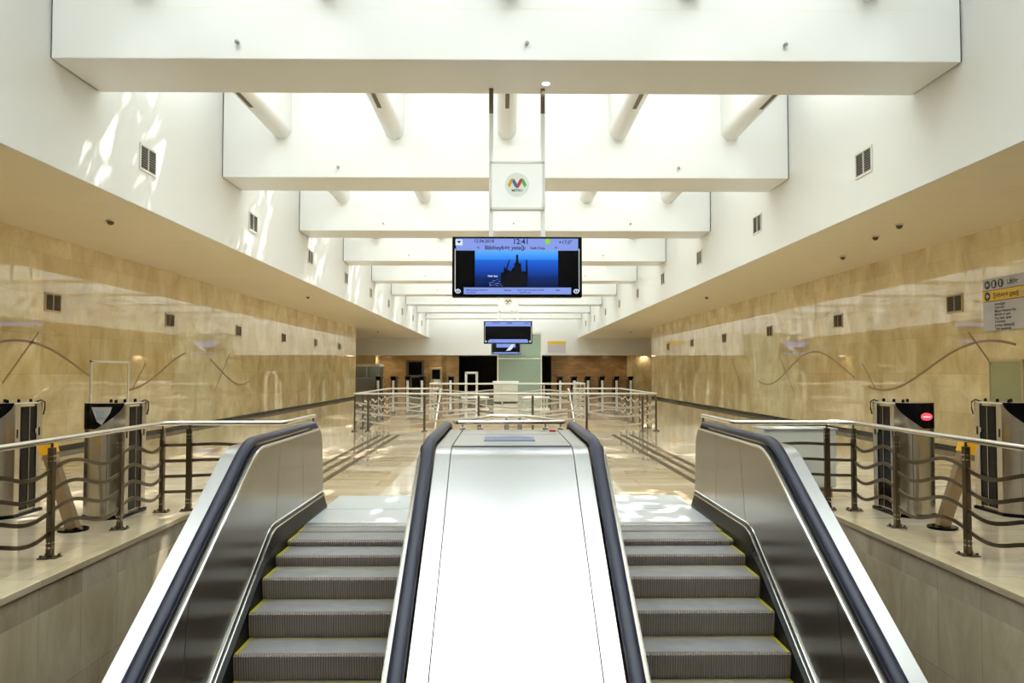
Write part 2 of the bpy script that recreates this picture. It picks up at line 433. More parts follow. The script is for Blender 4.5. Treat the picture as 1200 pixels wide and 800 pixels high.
# unseen roof over the well: margins added to shape reflections, dappling glazing between
for i, y in enumerate(YBEAM):
    yn = YBEAM[i + 1] if i + 1 < len(YBEAM) else YE
    struct('ceiling_roof', MB().box(-XS - .3, XS + .3, y - (1.25 if i else 1.0), y + 1.35, ZT, ZT + .25), 'white')
    if i >= 0 and yn - 1.25 > y + 1.4: struct('window_%d' % (i + 1), MB().add([(-XS, y + 1.35, ZT + .1), (XS, y + 1.35, ZT + .1), (XS, yn - 1.25, ZT + .1), (-XS, yn - 1.25, ZT + .1)], [(0, 1, 2, 3)]), 'roof_dapple_glazing')
struct('ceiling_roof', MB().box(-XS - .3, XS + .3, YB - .3, YBEAM[0] - 1.0, ZT, ZT + .25), 'white')
# end of the hall
fa = MB().box(-14, 14, YE, YE + .3, 2.8, ZT + .3)
struct('wall_end_upper', fa, 'white')
struct('ceiling_end', MB().box(-14, 14, YE + .3, 66.3, 2.8, 3.0), 'soffit')
for s, nm in ((-1, 'left'), (1, 'right')):
    struct('ceiling_bay_' + nm, MB().box(s * (XW + .3), s * 14, WE, YE, ZS, ZS + .12), 'soffit')
    struct('wall_bay_' + nm, MB().box(s * 14, s * 14.3, WE - .3, 66.3, 0, ZS + .2), 'stone_l')
    struct('wall_bay_return_' + nm, MB().box(s * (XW + .3), s * 14, WE - .3, WE, 0, ZS + .2), 'stone_l')
bw = MB()
for x0, x1 in ((-14, -7.84), (-6.4, -3.6)): bw.box(x0, x1, 64, 64.3, 0, 2.9)
bw.box(-7.84, -6.4, 64, 64.3, 2.45, 2.9)
struct('wall_end_left', bw, 'tan_stone')
struct('wall_end_right', MB().box(3.85, 14, 64, 64.3, 0, 2.9), 'brown_stone')
for x0, x1 in ((-12, -10.1), (-5.0, -4.6)): struct('wall_end_panel', MB().box(x0, x1, 63.94, 64, 0, 2.8), 'brown_stone')
dr = MB().box(-7.84, -6.4, 64.12, 64.2, 0, 2.45)
for y in (): pass
d1 = struct('door_1', dr, 'door_grey')
obj('door_glazing', MB().box(-7.65, -6.6, 64.1, 64.13, .1, 1.05).box(-7.65, -6.6, 64.1, 64.13, 1.25, 2.3), 'black', d1, False)
obj('door_handle', MB().cyl((-6.75, 64.08, .9), (-6.75, 64.08, 1.3), .02, 8), 'chrome', d1)
tn = MB().box(-3.8, 4.05, 69.8, 70, 0, 2.9).box(-3.8, -3.6, 64.3, 70, 0, 2.9).box(3.85, 4.05, 64.3, 70, 0, 2.9).box(-3.8, 4.05, 64.3, 70, 2.8, 3.0)
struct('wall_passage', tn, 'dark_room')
rw = MB()
rw.box(-XW - .5, XW + .5, YB - .3, YB, -4.3, ZT + .3)
struct('wall_back', rw, 'white')
# beige stone piers beside the brown end wall
for s, nm in ((1, 'right'), (-1, 'left')):
    struct('wall_pier_' + nm, MB().box(s * 9.95, s * 11.6, 61.6, 64, 0, 2.8), 'stone_l')
# dark tactile strips in the floor
n = 3
for s in (-1, 1):
    for x in (2.62, 2.84, 3.06):
        struct('trim_%d' % n, MB().box(s * (x - .05), s * (x + .05), 9.4, 19.5, 0, .004), 'strip'); n += 1

# ------------------------------------------------------------------ vents
def vent(x, y, z, s, w, h, gm, fm, label, group):
    t = thing('vent_grille', label, 'vent', (x, y, z), group)
    f = MB(); b = .035
    X0, X1 = x - s * .018, x
    f.box(X0, X1, y - w / 2 - b, y + w / 2 + b, z - h / 2 - b, z - h / 2).box(X0, X1, y - w / 2 - b, y + w / 2 + b, z + h / 2, z + h / 2 + b)
    f.box(X0, X1, y - w / 2 - b, y - w / 2, z - h / 2, z + h / 2).box(X0, X1, y + w / 2, y + w / 2 + b, z - h / 2, z + h / 2)
    f.box(X0, X1, y - .012, y + .012, z - h / 2, z + h / 2)
    obj('frame', f, fm, t, False)
    g = MB().box(x - s * .004, x, y - w / 2, y + w / 2, z - h / 2, z + h / 2)
    obj('backing', g, 'gap', t, False)
    l = MB()
    for i in range(9):
        zz = z - h / 2 + h * (i + .5) / 9
        l.prism([(x - s * .014, zz - h / 36), (x - s * .014, zz - h / 36 + .006), (x - s * .004, zz + h / 36), (x - s * .004, zz + h / 36 - .006)], 1, y - w / 2, y + w / 2)
    obj('louvre', l, gm, t, False)
ORD = ['first', 'second', 'third', 'fourth', 'fifth', 'sixth', 'seventh', 'eighth', 'ninth']
for s, nm in ((-1, 'left'), (1, 'right')):
    for k in range(9):
        vent(s * XS, 12.45 + 5.28 * k, 4.87, s, .52, .35, 'grille', 'vent_frame',
             'grey vent high on the white upper wall, %s side, %s from front' % (nm, ORD[k]), 'vents on the white upper walls')
    for k in range(6):
        vent(s * XW, 15.2 + 5.32 * k, 2.86, s, .48, .29, 'grille_dark', 'vent_frame_tan',
             'dark brown vent in the %s marble wall, %s from front' % (nm, ORD[k]), 'vents in the marble walls')
# soffit sensors
def sensor(x, y, label):
    t = thing('ceiling_sensor', label, 'sensor', (x, y, ZS), 'sensors under the soffits')
    obj('base', MB().cyl((x, y, ZS), (x, y, ZS - .025), .075, 16), 'vent_frame', t)
    obj('dome', MB().sphere((x, y, ZS - .03), .055, 12, 8), 'grille_dark', t)
for x, y, l in ((-6.7, 13.4, 'small round sensor under the left soffit, nearest the camera'), (6.8, 13.6, 'small dark sensor under the right soffit, nearest the camera of three'),
             (6.95, 14.8, 'small sensor under the right soffit, second of the near three'), (7.45, 17.4, 'small sensor under the right soffit, third and closest to the marble wall'),
             (-6.7, 27.0, 'small sensor under the left soffit halfway down the hall'), (6.9, 27.0, 'small sensor under the right soffit halfway down the hall'),
             (-8.0, 50.5, 'small sensor under the left soffit by the far end fascia'), (8.1, 50.5, 'small sensor under the right soffit by the far end fascia')):
    sensor(x, y, l)

# ------------------------------------------------------------------ escalators
SL = math.tan(R(30))
def incline(yt, zt, r, ylow, yend, zlow, ystart):
    """path (y, z) from ystart flat at zlow, up the 30 degree slope, to a flat at zt ending at yend; arcs of radius r"""
    pts = [(ystart, zlow)]
    yb = yt - (zt - zlow) / SL
    d = r * math.tan(R(15))
    for i in range(13):
        a = R(30) * i / 12
        pts.append((yb - d + r * math.sin(a), zlow + r * (1 - math.cos(a))))
    y0 = yt + d
    for i in range(8):
        f = (i + 1) / 9
        p = pts[13]; q = (y0 - r * math.sin(R(30)), zt - r * (1 - math.cos(R(30))))
        pts.append((p[0] + (q[0] - p[0]) * f, p[1] + (q[1] - p[1]) * f))
    for i in range(13):
        a = R(30) * (1 - i / 12)
        pts.append((y0 - r * math.sin(a), zt - r * (1 - math.cos(a))))
    pts.append((yend, zt))
    return pts
YEND = 9.15
HT = 0.965                       # handrail height on the flat
HY = 6.71                        # where the handrail slope meets the flat
NY = 6.90                        # same for the step noses
LOW = -4.0
def interp(path, y):
    for (a, b), (c, d) in zip(path, path[1:]):
        if a <= y <= c and c > a: return b + (d - b) * (y - a) / (c - a)
    return path[0][1] if y < path[0][0] else path[-1][1]
HP = incline(HY, HT, .75, 0, YEND, LOW + HT, -2.0)
NP = incline(NY, 0.0, 1.5, 0, YEND, LOW, -2.0)
MP = incline(7.08, .19, .6, 0, YEND, LOW + .19, -2.0)     # moulding over the skirt
def ys(a, b, n): return [a + (b - a) * i / n for i in range(n + 1)]
def balustrade(par, xh, d, tag_outer):
    """xh handrail centre, d = direction towards the steps"""
    yl = -1.6
    cols = ys(yl, 5.5, 20) + ys(5.5, 8.6, 40)[1:]
    r = .22
    arc = [YEND - r + r * math.sin(R(90) * i / 10) for i in range(0, 11)]
    cols += [c for c in ys(8.6, YEND - r, 3)[1:]] + arc[1:]
    def top(y):
        z = interp(HP, y) - .055
        if y > YEND - r: z -= r - math.sqrt(max(0, r * r - (y - (YEND - r)) ** 2))
        return z
    def bot(y): return interp(MP, y)
    xt = xh + d * .09; xu = xh + d * .078
    vs = []; fs = []
    for y in cols:
        b, t = bot(y), top(y)
        for i in range(5):
            f = i / 4; vs.append((xt + (xu - xt) * f, y, b + (t - b) * f))
    for i in range(len(cols) - 1):
        for j in range(4):
            a = i * 5 + j; fs.append((a, a + 1, a + 6, a + 5))
    # back of the panel so that it is solid
    k = len(vs)
    for y in cols:
        b, t = bot(y), top(y)
        vs += [(xh - d * .04, y, b - .23), (xh - d * .04, y, t)]
    for i in range(len(cols) - 1):
        a = k + 2 * i; fs.append((a, a + 2, a + 3, a + 1))
        fs.append((i * 5 + 4, a + 1, a + 3, i * 5 + 9)); fs.append((i * 5, i * 5 + 5, a + 2, a))
    n5 = (len(cols) - 1) * 5; nk = k + 2 * (len(cols) - 1)
    fs.append((n5, n5 + 1, n5 + 2, n5 + 3, n5 + 4, nk + 1, nk)); fs.append((0, k, k + 1, 4, 3, 2, 1))
    p = obj('balustrade_panel', MB().add(vs, fs), 'panel_steel', par, True, 25)
    for yy in (7.35, 8.25, 5.2):
        seam = MB()
        b, t = bot(yy), top(yy)
        sl = .10 if yy < 8 else 0
        seam.add([(xt + d * .002 + (xu - xt) * f, yy + dy - sl * (1 - f) * 2 + sl, b + (t - b) * f) for f in (0, 1) for dy in (0, .006)], [(0, 1, 3, 2)])
        obj('panel_seam', seam, 'gap', p, False)
    # handrail
    hp = [q for q in HP if q[0] < YEND - r] 
    hp = [(-1.5, HP[0][1])] + [q for q in hp if q[0] > -1.4]
    hp += [(YEND + .01 - r + r * math.sin(R(90) * i / 10), HT - r + r * math.cos(R(90) * i / 10)) for i in range(11)] + [(YEND + .01, .33)]
    w = .045
    sec = [(-w, -.03), (-w - .004, -.005), (-w + .012, .02), (0, .026), (w - .012, .02), (w + .004, -.005), (w, -.03)]
    obj('handrail', MB().yz_sweep(hp, xh, sec), 'rubber', par, True, 50)
    inner = [q for q in hp if q[0] <= YEND - r + .01]
    s1 = MB().yz_sweep(inner, xh, [(d * .080, -.075), (d * .080, -.054), (d * .088, -.057), (d * .088, -.075)])
    obj('handrail_guide', s1, 'chrome', par, True, 30)
    s2 = MB().yz_sweep(inner, xh, [(d * .04, -.075), (d * .04, -.045), (d * .078, -.055), (d * .078, -.075)])
    obj('guide_gap', s2, 'blackmat', par, False)
    dk = MB().yz_sweep([q for q in hp if q[0] <= 8.62] + [(8.7, HT)], xh, [(-d * .06, -.10), (-d * .06, -.05), (-d * .185, -.05), (-d * .185, -.10)])
    obj('deck', dk, 'deck_steel', par, True, 30)
    # lower chrome mouldings over the skirt
    NPc = [q for q in NP if -1.6 <= q[0] <= YEND - .05] + [(YEND - .05, 0)]
    up = [(y, z) for y, z in MP if -1.6 <= y <= YEND - .05] + [(YEND - .04, .19)]
    m1 = MB().yz_sweep(up, xt, [(d * -.006, -.008), (d * -.006, .005), (d * .002, .007), (d * .009, .002), (d * .009, -.008)])
    obj('skirt_moulding', m1, 'chrome', par, True, 40)
    m2 = MB().yz_sweep(up, xt, [(d * .02, -.040), (d * .02, -.027), (d * .030, -.027), (d * .033, -.040)])
    obj('skirt_moulding', m2, 'chrome', par, True, 40)
    m3 = MB().yz_sweep(up, xt, [(d * -.01, -.06), (d * -.01, -.01), (d * .016, -.012), (d * .022, -.06)])
    obj('moulding_core', m3, 'black', par, False)
    # skirt plate next to the steps
    sk = MB(); vs = []; fs = []
    for y, z in NPc:
        zz = interp(MP, y) - .045
        vs += [(xt + d * .02, y, zz), (xt + d * .058, y, min(zz - .02, z + .03)), (xt + d * .058, y, z - .4), (xt - d * .02, y, z - .4), (xt - d * .02, y, zz)]
    q = len(NPc)
    for i in range(q - 1):
        for j in range(5):
            a = i * 5 + j; b = i * 5 + (j + 1) % 5; fs.append((a, b, b + 5, a + 5))
    fs.append((0, 1, 2, 3, 4)); fs.append(tuple((q - 1) * 5 + i for i in range(5)))
    obj('skirt', sk.add(vs, fs), 'skirt', par, False)
    if tag_outer:
        cl = MB(); vs = []; fs = []
        cc = [q for q in cols if q <= 8.7]
        for y in cc:
            vs += [(xh - d * .18, y, interp(HP, y) - .085), (xh - d * .18, y, max(LOW, interp(NP, y) - .75)), (xh - d * .15, y, max(LOW, interp(NP, y) - .75)), (xh - d * .15, y, interp(HP, y) - .085)]
        for i in range(len(cc) - 1):
            for j in range(4):
                a = i * 4 + j; b = i * 4 + (j + 1) % 4; fs.append((a, b, b + 4, a + 4))
        fs.append((0, 1, 2, 3)); e = 4 * (len(cc) - 1); fs.append((e, e + 1, e + 2, e + 3))
        obj('side_cladding', cl.add(vs, fs), 'panel_steel', par, False)

def step_at(par, x0, x1, y, z, rise, mats=True, ymax=None):
    """nose at (y, z); tread runs back 0.4 m, riser curves down"""
    yb = y + .41
    if ymax: yb = min(yb, ymax)
    h = max(rise, .05) + .03
    poly = [(yb, z), (y + .012, z), (y, z - .012), (y + .004, z - h * .4), (y + .018, z - h * .75), (y + .045, z - h), (yb, z - h)]
    o = obj('step', MB().prism(poly, 0, x0 + .003, x1 - .003), 'step', par, False)
    tr = MB().box(x0 + .003, x1 - .003, y + .03, yb, z, z + .003)
    obj('tread_plate', tr, 'tread', o, False)
    yl = MB(); e = .004
    yl.box(x0 + .005, x0 + .033, y + .01, yb - .02, z, z + e).box(x1 - .033, x1 - .005, y + .01, yb - .02, z, z + e)
    if rise > .1: yl.box(x0 + .005, x1 - .005, y + .328, y + .344, z, z + e)
    obj('yellow_line', yl, 'yellow', o, False)

NOSES = [(7.76, 0.0, .02), (7.40, -.012, .05), (7.036, -.067, .095), (6.644, -.162, .176), (6.297, -.338, .2)] + [(5.95 - .3465 * k, -.539 - .2 * k, .2) for k in range(17)]
def escalator(s, label):
    cx = s * 1.53
    t = thing('escalator', label, 'escalator', (cx, PY, 0), 'escalators')
    xo, xi = s * 2.22, s * .70
    balustrade(t, xo, -s, True); balustrade(t, xi, s, False)
    a, b = sorted((s * 2.066, s * .854))
    for y, z, rise in NOSES:
        step_at(t, a, b, y, z, rise, ymax=8.05 if y > 7.7 else None)
    lo, hi = sorted((s * 2.10, s * .82))
    lp = MB().box(lo, hi, 8.14, 9.95, -.03, .008, .004)
    p = obj('landing_plate', lp, 'landing', t, False)
    obj('plate_joint', MB().box(lo, hi, 8.98, 8.99, .0075, .0086), 'gap', p, False)
    cb = MB().box(a, b, 8.02, 8.16, -.03, .011, .003)
    for i in range(44):
        x = a + (b - a) * (i + .5) / 44; cb.box(x - .005, x + .005, 7.97, 8.03, -.012, .009)
    obj('comb_plate', cb, 'deck_steel', t, False)
    tr = MB().box(lo, hi, -2.2, 0, LOW, LOW + .01)
    obj('lower_landing_plate', tr, 'deck_steel', t, False)
    tp = MB(); lo2, hi2 = sorted((s * 2.1, s * .82))
    tp.prism([(y, max(LOW + .01, z - .45)) for y, z in NP if y > -.5 and y < 8.6] + [(8.6, -.45), (8.6, -.8), (6.9, -.8), (1.4, LOW + .005), (0, LOW + .005)], 0, lo2, hi2)
    obj('truss', tp, 'blackmat', t, False)
    return t
escalator(-1, 'left escalator with dark grey steps and black handrails between steel balustrades')
escalator(1, 'right escalator with yellow-edged grey steps rising beside the white metal box')

# shiny cover between the two escalators
t = thing('escalator_divider', 'wide brushed steel cover sloping down between the two escalators', 'divider', (0, 8.7, 0))
hp = [q for q in HP if -1.4 < q[0] < 8.6] + [(8.72, HT)]
cv = MB().yz_sweep([q for q in hp if q[0] < HY + .12], 0, [(-.508, -.3), (-.508, -.052), (.508, -.052), (.508, -.3)])
obj('sloping_cover', cv, 'deck_steel', t, True, 30)
tc_ = MB().yz_sweep([(HY + .135, HT), (8.72, HT)], 0, [(-.508, -.3), (-.508, -.052), (.508, -.052), (.508, -.3)])
tc = obj('top_cover', tc_, 'deck_steel', t, False)
obj('cover_joint', MB().box(-.508, .508, HY + .10, HY + .14, HT - .2, HT - .056), 'gap', t, False)
lb = obj('label_plate', MB().box(-.25, .22, 7.3, 7.75, HT - .052, HT - .048), 'label_blue', t, False)
obj('label_line', MB().box(-.2, .17, 7.5, 7.52, HT - .0485, HT - .0472), 'deck_steel', lb, False)
obj('end_plate', MB().box(-.505, .505, 8.70, 8.74, .0, HT - .06), 'deck_steel', t, False)
obj('round_stud', MB().cyl((.45, 8.45, HT - .06), (.45, 8.45, HT - .036), .035, 14), 'logo_red', t)
obj('seam', MB().box(-.5, .5, 8.05, 8.06, HT - .0525, HT - .0512), 'gap', t, False)
# ------------------------------------------------------------------ railings
def arcpts(a, b, step):
    n = max(2, int((Vector(b) - Vector(a)).length / step)); return [Vector(a).lerp(Vector(b), i / n) for i in range(n + 1)]
def post(par, x, y, h, along, fancy=True, mat='post_steel'):
    ax = Vector(along).normalized()
    m = MB()
    wx, wy = (.03, .022) if abs(ax.x) > abs(ax.y) else (.022, .03)
    m.box(x - wx, x + wx, y - wy, y + wy, .012, h - .05, .004)
    m.cyl((x, y, h - .06), (x, y, h), .011, 8)
    p = obj('post', m, mat, par, False)
    b = MB().box(x - .075, x + .075, y - .06, y + .06, 0, .014, .003)
    for sx in (-1, 1):
        for sy in (-1, 1): b.cyl((x + sx * .055, y + sy * .04, .01), (x + sx * .055, y + sy * .04, .032), .011, 8)
    obj('base_plate', b, 'bar_steel', p)
    if fancy:
        for zg in ((.09, .13), (h - .16, h - .12)):
          k = MB()
          for z in zg:
            for q in (-.012, .012): k.cyl((x + q, y - wy - .008, z), (x + q, y + wy + .008, z), .007, 8)
            for q in (-.012, .012): k.cyl((x - wx - .008, y + q, z), (x + wx + .008, y + q, z), .007, 8)
          obj('bolt_cluster', k, 'chrome', p)
def railing(t, pts, posts, bars, h=.97, r=.026, zs=(.215, .385, .555, .73), fancy=True, mat='post_steel', barmat='bar_steel', railmat='rail_steel', bt=.016):
    obj('handrail', MB().tube([(x, y, z) for x, y, z in pts], r, 12), railmat, t, True, 60)
    for x, y, al in posts: post(t, x, y, h - .005, al, fancy, mat)
    for z in zs:
        mb = MB()
        for (a, b, period, amp, ph) in bars:
            n = max(6, int((Vector(b) - Vector(a)).length / .07)) if amp else 1
            L = (Vector(b) - Vector(a)).length; path = []
            for i in range(n + 1):
                q = Vector(a).lerp(Vector(b), i / n)
                path.append((q.x, q.y, z + amp * math.sin(2 * PI * (L * i / n) / period + ph) if amp else z))
            mb.sweep(path, [(-.008, -bt), (.008, -bt), (.008, bt), (-.008, bt)])
        obj('wavy_bar', mb, barmat, t, False)
for s, nm in ((-1, 'left'), (1, 'right')):
    X = s * 3.84
    t = thing('railing', 'steel railing with four wavy bars on the %s edge of the escalator pit, foreground' % nm, 'railing', (X, PY, 0), 'foreground railings')
    pts = [(X, -3, .975), (X, 8.72, .975), (X - s * .03, 8.86, .975), (X - s * .16, 8.93, .975), (s * 2.56, 8.95, .975), (s * 2.52, 8.97, .978), (s * 2.50, 9.02, .98), (s * 2.50, 10.25, .98)]
    pys = [8.86, 7.9, 6.7, 5.5, 4.3, 3.1, 1.9, .7, -.5]
    posts = [(X, y, (0, 1)) for y in pys] + [(s * 3.58, 8.95, (1, 0)), (s * 2.50, 10.2, (0, 1))]
    bars = []
    for a, b in zip(pys[1:], pys[:-1]):
        bars.append(((X, a, 0), (X, b, 0), b - a, .05, 0))
    bars.append(((s * 3.84, 8.9, 0), (s * 3.58, 8.95, 0), 1, 0, 0)); bars.append(((s * 3.58, 8.95, 0), (s * 2.5, 8.95, 0), 1.1, .012, 0))
    bars.append(((s * 2.5, 8.97, 0), (s * 2.5, 10.2, 0), 1.1, 0, 0))
    railing(t, pts, posts, bars)
# bow-ended rail behind the divider
t = thing('end_rail', 'low steel tube rail closing the top end of the central divider', 'railing', (0, 9, 0))
loop = [(-.58, 8.98, .975), (.58, 8.98, .975), (.62, 9.05, .975), (.22, 10.2, .975), (-.22, 10.2, .975), (-.62, 9.05, .975), (-.58, 8.98, .975)]
obj('handrail', MB().tube(loop, .026, 12), 'rail_steel', t, True, 60)
for x, y in ((-.33, 8.98), (.40, 8.98), (-.03, 10.2), (.14, 10.2), (-.53, 8.98), (.57, 8.98)):
    post(t, x, y, .97, (1, 0), False, 'rail_steel')
# enclosure round the stairwell
t = thing('railing', 'pale steel railing enclosing the stairwell in the middle of the hall', 'railing', (0, 20.6, 0))
Y0, Y1, XR = 20.6, 26.7, 3.9
pts = [(-2.22, Y1, .97), (-XR, Y1, .97), (-XR, Y0, .97), (XR, Y0, .97), (XR, Y1, .97), (2.28, Y1, .97)]
posts = [(s * XR, Y0 + .02 + 1.22 * k, (0, 1)) for s in (-1, 1) for k in range(6)]; np_ = len(posts)
posts += [(x, Y0, (1, 0)) for x in (-3.55, -2.1, -.7, .7, 2.1, 3.55)] + [(s * 2.25, Y1, (1, 0)) for s in (-1, 1)]
bars = [((s * XR, Y0, 0), (s * XR, Y1, 0), 1.22, .05, 0) for s in (-1, 1)] + [((-XR, Y0, 0), (XR, Y0, 0), 2.9, .075, 2.2)] + [((s * XR, Y1, 0), (s * 2.25, Y1, 0), 1.6, .04, 0) for s in (-1, 1)]
railing(t, pts, posts, bars, zs=(.24, .46, .68), fancy=False, barmat='pale_steel', mat='bar_steel', bt=.022, railmat='pale_steel')
for s, nm in ((-1, 'left'), (1, 'right')):
    t = thing('stair_handrail', 'slanting steel handrail going down into the stairwell on its %s side' % nm, 'handrail', (s * 2.12, 26.2, 0), 'stairwell handrails')
    obj('rail', MB().tube([(s * 2.12, 26.6, .97), (s * 2.12, 26.3, .9), (s * 2.12, 23.4, -.5)], .035, 10), 'rail_steel', t)
    obj('baluster', MB().cyl((s * 2.12, 25.9, 0), (s * 2.12, 25.9, .71), .025, 8), 'rail_steel', t)
    obj('rail_bracket', MB().cyl((s * 2.12, 26.6, 0), (s * 2.12, 26.6, .97), .025, 8), 'rail_steel', t)
# farther enclosure
t = thing('railing', 'distant steel railing in front of the glass lift', 'railing', (0, 37, 0))
pts = [(-3.45, 43, .97), (-3.45, 37, .97), (3.75, 37, .97), (3.75, 43, .97)]
posts = [(x, 37, (1, 0)) for x in (-3.45, -1.75, -.1, 1.85, 3.75)] + [(x, y, (0, 1)) for x in (-3.45, 3.75) for y in (39, 41, 43)]
bars = [((-3.45, 37, 0), (3.75, 37, 0), 2.4, .05, 0), ((-3.45, 37, 0), (-3.45, 43, 0), 1.5, .05, 0), ((3.75, 37, 0), (3.75, 43, 0), 1.5, .05, 0)]
railing(t, pts, posts, bars, zs=(.24, .44, .64), fancy=False, barmat='pale_steel', mat='pale_steel', r=.04, bt=.03, railmat='pale_steel')

# ------------------------------------------------------------------ turnstiles
def turnstile(label, s, display, group='turnstiles beside the escalator pit'):
    """s = which way the gate side faces (+1 right).  built at the origin, front towards -Y"""
    t = thing('turnstile', label, 'turnstile', (0, 0, 0), group)
    w, dp, H = .215, .50, 1.225
    n = 12
    def front(x): return -.12 * (1 - (x / w) ** 2)
    xs = [-w + 2 * w * i / n for i in range(n + 1)]
    plan = [(x, front(x)) for x in xs] + [(w, .09), (-w, .09)]
    obj('body', MB().prism(plan, 2, .035, H - .03), 'tsteel', t, True, 30)
    # side made of steel posts and the dark gate slot
    obj('gate_housing', MB().box(-s * (w - .01), s * (w - .02), .09, dp, .035, H - .06), 'tsteel', t, False)
    sx = s * (w - .02)
    obj('gate_slot', MB().box(sx, sx + s * .008, .13, .40, .06, H - .06), 'black', t, False)
    obj('gate_seam', MB().box(sx, sx + s * .014, .262, .272, .06, H - .06), 'tsteel', t, False)
    rp = MB().box(sx - s * .02, sx + s * .02, .40, dp, .035, H - .02, .006)
    obj('rear_post', rp, 'tsteel', t, False)
    obj('lock_plate', MB().box(sx + s * .018, sx + s * .024, .43, .45, .84, .93), 'black', t, False)
    obj('lock_plate', MB().box(s * (w - .002), s * (w + .004), .03, .05, .84, .93), 'black', t, False)
    obj('latch', MB().box(sx + s * .0, sx + s * .03, .36, .385, .87, .92, .004), 'chrome', t, False)
    tp = MB().box(-w, w, -.01, dp, H - .035, H - .012, .01)
    obj('top_plate', tp, 'tsteel', t, False)
    kb = MB()
    for y, x in ((.1, .3), (.3, .3), (.3, -.4), (.45, .5)):
        kb.cyl((s * x * w, y, H - .012), (s * x * w, y, H + .012), .016, 10).sphere((s * x * w, y, H + .012), .016, 10, 6, .6)
    obj('top_knob', kb, 'black', t)
    hd = MB().tube([(s * (w - .03), .40, H - .015), (s * (w - .0), .46, H + .005), (s * (w + .015), dp + .01, H - .02), (s * (w + .01), dp + .02, H - .10), (s * (w), dp + .01, H - .16)], .008, 8)
    obj('wire_loop', hd, 'black', t)
    # black visor on the upper front: vertical outer edge, curved inner edge
    vz = MB(); vs = []; fs = []
    q = 14
    for i in range(q + 1):
        f = i / q; z = H - .012 - .27 * f
        xin = s * w * (.96 - 1.15 * f ** 1.8) if f < .98 else s * w * (-.22)
        xo = -s * w
        for j in range(9):
            x = xo + (xin - xo) * j / 8
            x = max(-w, min(w, x))
            vs.append((x * 1.01, front(x) - .006, z))
    for i in range(q):
        for j in range(8):
            a = i * 9 + j; fs.append((a, a + 1, a + 10, a + 9))
    vz.add(vs, fs)
    k = len(vs)
    vz.add([(v[0], v[1] + .012, v[2]) for v in vs], fs)
    bd = [i * 9 for i in range(q + 1)]
    vs2 = []
    v = obj('visor', vz, 'black', t, True, 60)
    v_side = MB().box(-s * w * 1.02, -s * w * .98, -.0, .08, H - .29, H - .02)
    obj('visor_side', v_side, 'black', t, False)
    if display == 'screen':
        def tri(pts, z):
            return MB().prism([(p[0], p[1]) for p in pts], 1, z - .002, z)
        obj('reader_screen', tri([(-s * .08, H - .05), (s * .135, H - .05), (s * .115, H - .11), (s * .03, H - .235), (-s * .02, H - .2)], -.1285), 'grey_plastic', t, False)
        obj('reader_glass', tri([(-s * .04, H - .09), (s * .06, H - .09), (s * .045, H - .17), (-s * .015, H - .17)], -.1325), 'e_grey', t, False)
    else:
        el = [(-s * .07 + .062 * math.cos(2 * PI * i / 20), H - .155 + .04 * math.sin(2 * PI * i / 20)) for i in range(20)]
        lm = obj('red_lamp', MB().prism(el, 1, -.128, -.10), 'e_red', t, False)
        obj('lamp_bar', MB().box(-s * .07 - .04, -s * .07 + .04, -.1295, -.127, H - .163, H - .150), 'e_white', lm, False)
    # black foot and front groove
    pl = MB().prism([(x * 1.04, y * 1.05 - .012) for x, y in plan[:n + 1]] + [(w * 1.04, dp + .02), (-w * 1.04, dp + .02)], 2, 0, .035)
    obj('foot', pl, 'black', t, False)
    gv = MB().box(s * (w * .35), s * (w * .35) + .004, front(w * .35) - .0015, front(w * .35) + .01, .05, H - .3)
    obj('front_groove', gv, 'gap', t, False)
    return t
YT = 8.5
tl = turnstile('steel turnstile with grey wedge display on black visor, left of the escalators', 1, 'screen'); tl.location = (-4.30, YT, 0)
tl2 = dup(tl, (-5.46, YT, 0), 'leftmost steel turnstile, cut off by the left edge of the photo')
tr_ = turnstile('steel turnstile with red oval lamp on black visor, nearer the right railing corner', -1, 'lamp'); tr_.location = (4.34, YT, 0)
tr2 = dup(tr_, (5.50, YT, 0), 'rightmost steel turnstile with red lamp, cut off by the right edge of the photo')
# leaning stands with yellow caps
for s, nm in ((-1, 'left'), (1, 'right')):
    bx, by = s * 4.27, 7.86
    t = thing('leaning_stand', 'tan metal stand with yellow cap leaning outward behind the %s railing' % nm, 'stand', (bx, by, 0), 'leaning stands')
    top = Vector((s * 4.53, by, .80)); bot = Vector((bx, by, .02))
    obj('arm', MB().sweep([bot, top], [(-.055, -.045), (.055, -.045), (.055, .045), (-.055, .045)], up=(0, 1, 0)), 'tan_metal', t, False)
    d = (top - bot).normalized()
    obj('cap', MB().sweep([top - d * .06, top + d * .06, top + d * .085], [(-.066, -.056), (.066, -.056), (.066, .056), (-.066, .056)], up=(0, 1, 0)), 'yellow_cap', t, False)
    obj('base_plate', MB().cyl((bx, by, 0), (bx, by, .022), .14, 24), 'black', t)
# white cabinet behind the right railing
t = thing('metal_cabinet', 'white metal box on a brown plinth behind the right railing, beside the escalator', 'cabinet', (3.6, 9.8, 0))
obj('body', MB().box(3.14, 4.02, 9.75, 10.15, .13, .83, .01), 'white_box', t, False)
obj('plinth', MB().box(3.18, 3.98, 9.78, 10.1, 0, .13), 'tan_metal', t, False)
obj('lid', MB().box(3.12, 4.04, 9.73, 10.17, .83, .85, .004), 'grey_plastic', t, False)
obj('door', MB().box(3.18, 3.98, 9.742, 9.752, .16, .80, .003), 'white_box', t, False)
